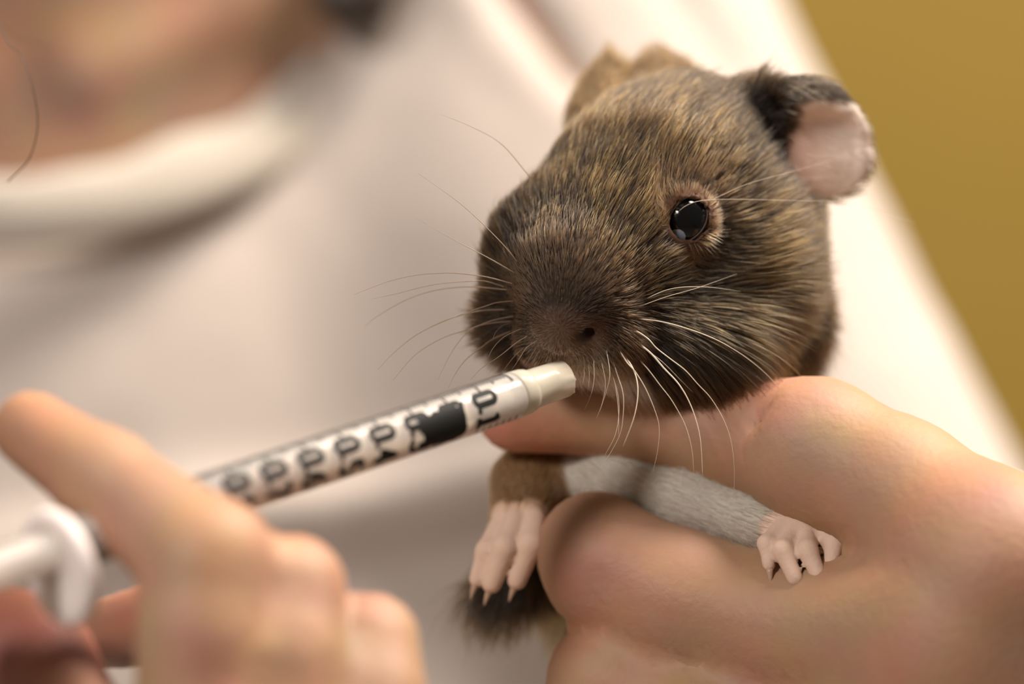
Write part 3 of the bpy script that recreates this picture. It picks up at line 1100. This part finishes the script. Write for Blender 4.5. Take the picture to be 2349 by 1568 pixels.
for p2, r, ytip in WH:
    left = p2[0][0] < 1300
    if left: ytip = ytip*.35-6; r = r*1.3
    hp = march(p2[0][0], p2[0][1], gp_core)
    y0 = hp[1] if hp is not None else 0.
    n = len(p2)
    cp = []
    for i, (a, b) in enumerate(p2):
        t = i/(n-1)
        y = y0+.2+(ytip-y0)*min(1, t*1.0) if ytip < y0 else y0+.2-1.2*math.sin(min(t*2.2, 1)*math.pi*.5)+(ytip-y0)*t*t
        if i and t < .75:                       # stay outside the coat
            h2 = march(a, b, gp_core)
            if h2 is not None and y > h2[1]-1.6: y = h2[1]-1.6*min(1, t*3)
        cp.append(at(a, b, y))
    m = max(14, 5*n)
    V, F = tube(spline(cp, m), r*(1-np.linspace(0, 1, m)**1.6*.82), 6)
    mesh_obj('whisker', V, F, M_whisk_backlit if left else M_whisk, gp, base=cp[0])

# ------------------------------------------------------------------ the syringe
S0 = at(1291, 868, -9); S1 = at(160, 1250, -54)
ax = S1-S0; SL = np.linalg.norm(ax); ax /= SL                   # from the open tip back to the finger flange
tocam = np.array([0., -DIST, 0])-(S0+S1)/2; tocam -= ax*(tocam@ax); tocam /= np.linalg.norm(tocam)
upv = np.cross(ax, tocam); upv = -upv if upv[2] < 0 else upv
print('syringe length', SL, 'tilt', math.degrees(math.asin(ax[1])))
R = 2.88


def cyl(s, th, r): return S0+ax*s+r*(math.cos(th)*tocam+math.sin(th)*upv)


def lathe(prof, n=72, jag=None):
    V, F = [], []
    for i, (s, r) in enumerate(prof):
        for k in range(n):
            th = 2*math.pi*k/n
            V.append(cyl(s+(jag(i, th) if jag else 0), th, r))
    m = len(prof)
    for i in range(m):
        j = (i+1) % m
        for k in range(n):
            F.append((i*n+k, i*n+(k+1) % n, j*n+(k+1) % n, j*n+k))
    return np.array(V), F


syr = bpy.data.objects.new('syringe', None); C.objects.link(syr)
syr.location = Vector(S0*.001)+Vector((0, 0, ZH)); syr['origin_mm'] = tuple(S0)
tag(syr, 'translucent oral syringe with black numbers held to the guinea pig\'s mouth', 'syringe')
BE = 8.6        # where the wide barrel begins
V, F = lathe([(BE-.6, 2.2), (BE-.6, R-.35), (BE-.35, R-.1), (BE, R), (BE+25, R), (SL+1.3, R), (SL+1.3, 2.3), (BE+25, 2.3), (BE+.4, 2.3)])
mesh_obj('barrel', V, F, M_barrel, syr, base=S0)


def jag(i, th):
    if i in (0, 7):
        return .10*math.sin(th*7)+.06*math.sin(th*13+1)+.05*math.sin(th*29)+.25*math.sin(th+.4)
    return 0


V, F = lathe([(0, 2.26), (.10, 2.34), (2.5, 2.36), (5.6, 2.42), (6.2, 2.5), (BE-.5, 2.6), (BE-.5, 1.5), (.12, 2.0)], jag=jag)
mesh_obj('nozzle', V, F, M_tip, syr, base=S0)
V, F = lathe([(5.8, 2.40), (5.95, 2.66), (6.4, 2.78), (BE-.7, 2.84), (BE-.45, 2.75), (BE-.45, 2.4)])
mesh_obj('shoulder_ring', V, F, M_tip, syr, base=S0)
# plunger: stopper, cross-ribbed rod, thumb rest beyond the frame
plg = bpy.data.objects.new('plunger', None); C.objects.link(plg); plg.parent = syr; plg['origin_mm'] = tuple(S0)
V, F = lathe([(BE+.8, .01), (BE+1.0, 1.6), (BE+1.8, 2.22), (BE+2.6, 2.25), (BE+3, 2.1), (BE+5, 2.1), (BE+5.4, 2.25), (BE+6.2, 2.25), (BE+6.4, .01)])
mesh_obj('stopper', V, F, M_stop, plg, base=S0)
V, F = lathe([(BE+6.4, .01), (BE+6.4, 2.22), (SL+16, 2.22), (SL+16, .01)], n=24)
mesh_obj('rod', V, F, M_rod, plg, base=S0)
V, F = lathe([(SL+16, .01), (SL+16, 5.5), (SL+16.4, 6), (SL+17.4, 6), (SL+17.8, 5.5), (SL+17.8, .01)], n=48)
mesh_obj('thumb_rest', V, F, M_rod, plg, base=S0)
fo = -upv*1.9
V, F = lathe([(SL+.9, 2.6), (SL+.9, 5.6), (SL+1.2, 6.3), (SL+1.9, 6.5), (SL+2.6, 6.3), (SL+2.8, 5.6), (SL+2.8, 2.6)])
V = V+fo*np.clip((np.linalg.norm(np.cross(V-S0, ax), axis=1)-2.6)/3, 0, 1)[:, None]
mesh_obj('flange', V, F, M_flange, syr, base=S0)


def ribbon(lines, w, place):
    """flat ink strokes: polylines of (u, v) with width w, laid on the barrel by place(u, v)"""
    V, F = [], []
    for ln in lines:
        closed = ln[0] == ln[-1]
        dens = [np.array(ln[0], float)]
        for a, b in zip(ln[:-1], ln[1:]):
            a = np.array(a, float); b = np.array(b, float)
            k = max(1, int(np.linalg.norm(b-a)/.18))
            dens += [a+(b-a)*(j+1)/k for j in range(k)]
        D = np.array(dens)
        if not closed:
            t0 = D[0]-D[1]; t1 = D[-1]-D[-2]
            D[0] += t0/np.linalg.norm(t0)*w*.12; D[-1] += t1/np.linalg.norm(t1)*w*.12
        T = np.gradient(D, axis=0)
        if closed: T[0] = T[-1] = D[1]-D[-2]
        T /= np.linalg.norm(T, axis=1)[:, None]+1e-9
        N = np.stack([-T[:, 1], T[:, 0]], 1)
        b0 = len(V)
        for p, n_ in zip(D, N):
            for s in (-.5, 0, .5):
                q = p+n_*w*s; V.append(place(q[0], q[1]))
        for i in range(len(D)-1):
            for s in (0, 1):
                F.append((b0+3*i+s, b0+3*i+s+1, b0+3*i+4+s, b0+3*i+3+s))
    return np.array(V), F


def arc(cx, cy, rx, ry, a0, a1, n=14):
    return [(cx+rx*math.cos(math.radians(a0+(a1-a0)*i/n)), cy+ry*math.sin(math.radians(a0+(a1-a0)*i/n))) for i in range(n+1)]


def stadium(cx, w, h):
    p = arc(cx, h-w/2, w/2, w/2, 0, 180)+arc(cx, w/2, w/2, w/2, 180, 360)
    return p+[p[0]]


GH = 3.05
GL = {
    '0': [stadium(.78, 1.15, GH)],
    '1': [[(.75, 0), (.75, GH), (.30, GH-.45)], [(.2, .05), (1.3, .05)]],
    '2': [arc(.75, GH-.75, .6, .72, 170, -40)+[(.15, .05), (1.4, .05)]],
    '3': [arc(.7, GH-.72, .6, .70, 150, -90, 12)+arc(.7, .75, .68, .78, 90, -150, 12)],
    '4': [[(1.05, 0), (1.05, GH), (.1, .85), (1.5, .85)], [(.7, .05), (1.4, .05)]],
    '5': [[(1.3, GH), (.35, GH), (.25, 1.55)]+arc(.72, .95, .66, .92, 120, -140, 12)],
    '6': [stadium(.75, 1.2, 1.75), [(.16, .9), (.22, 1.8), (.6, 2.6), (1.2, GH)]],
    '7': [[(.1, GH-.4), (.12, GH), (1.4, GH), (.8, 1.4), (.6, 0)]],
    '8': [stadium(.75, 1.05, 1.45), stadium(.75, 1.25, 1.65)],
    '9': [stadium(.75, 1.2, 1.75), [(1.35, 2.1), (1.25, 1.2), (.9, .5), (.3, 0)]],
}
GL['8'] = [[(x, y+1.5) for x, y in stadium(.75, 1.05, 1.5)], stadium(.75, 1.25, 1.6)]
GL['9'] = [[(x, y+1.2) for x, y in stadium(.75, 1.2, 1.8)], [(1.35, 2.1), (1.28, 1.2), (.95, .5), (.3, .05)]]
RI = R+.03
TH0 = math.radians(32)                 # where a number starts round the barrel
S_ZERO = BE+.8; PITCH = 5.22


def place_at(s_base):
    return lambda u, v: cyl(s_base-v, TH0-u*1.12/R, RI)


for n in range(1, 10):
    sb = S_ZERO+PITCH*n+GH/2
    lines = list(GL['0'])
    lines += [[(x+2.55, y) for x, y in ln] for ln in GL[str(n)]]
    V, F = ribbon(lines, .70, place_at(sb))
    V2, F2 = ribbon([[(1.96, .08), (1.96, .52)]], .62, place_at(sb))
    F += [tuple(k+len(V) for k in f) for f in F2]; V = np.vstack([V, V2])
    mesh_obj('numeral', V, F, M_ink, syr, base=S0, smooth=False)
# graduation marks round the upper side, and the second scale's short marks below; copies share their mesh
marks = {}


def grad_mark(kind, s):
    a0, a1, w = {'short': (53, 92, .27), 'medium': (45, 92, .32), 'long': (35, 92, .34), 'under': (-72, -56, .24)}[kind]
    if kind not in marks:
        V, F = [], []
        for i in range(11):
            th = math.radians(a0+(a1-a0)*i/10)
            V += [cyl(-w/2, th, RI), cyl(w/2, th, RI)]
        F = [(2*i, 2*i+1, 2*i+3, 2*i+2) for i in range(10)]
        marks[kind] = mesh_obj('graduation_mark', V, F, M_ink, syr, base=S0, smooth=False)
        o = marks[kind]
    else:
        o = marks[kind].copy(); C.objects.link(o)
    o.location = Vector(ax*s*.001)


for i in range(0, 101):
    grad_mark('long' if i % 10 == 0 else 'medium' if i % 5 == 0 else 'short', S_ZERO+PITCH*i/10)
for i in range(0, 7):
    grad_mark('under', S_ZERO+.4+i*1.05)

# rough smear of black marker ink over the 0.2 and 0.3 numbers
V, F = [], []
ns, nt_ = 46, 40
s_a, s_b = S_ZERO+PITCH*1.60, S_ZERO+PITCH*3.14
for i in range(ns):
    for j in range(nt_):
        V.append((i/(ns-1), j/(nt_-1)))
uv = np.array(V)
nz = noise3(np.c_[uv*np.array([9, 7]), np.zeros(len(uv))], 1.0, 77)
nz2 = noise3(np.c_[uv*np.array([5, 16]), np.ones(len(uv))], 1.0, 78)
edge = np.minimum(np.minimum(uv[:, 0]*1.3, (1-uv[:, 0])*1.0), np.minimum(uv[:, 1], 1-uv[:, 1]))
score = edge*4.2+.30*nz-.75*np.maximum(nz2, 0)*smooth(.45, .9, uv[:, 1])-.9*np.maximum(nz, 0)*smooth(.55, 1, uv[:, 0])
keep = score > .22
P3 = np.array([cyl(s_a+(s_b-s_a)*u, math.radians(27-104*v), RI+.015) for u, v in uv])
for i in range(ns-1):
    for j in range(nt_-1):
        q = (i*nt_+j, (i+1)*nt_+j, (i+1)*nt_+j+1, i*nt_+j+1)
        if sum(keep[list(q)]) >= 3: F.append(q)
mesh_obj('ink_smear', P3, F, M_ink, syr, base=S0, smooth=False)
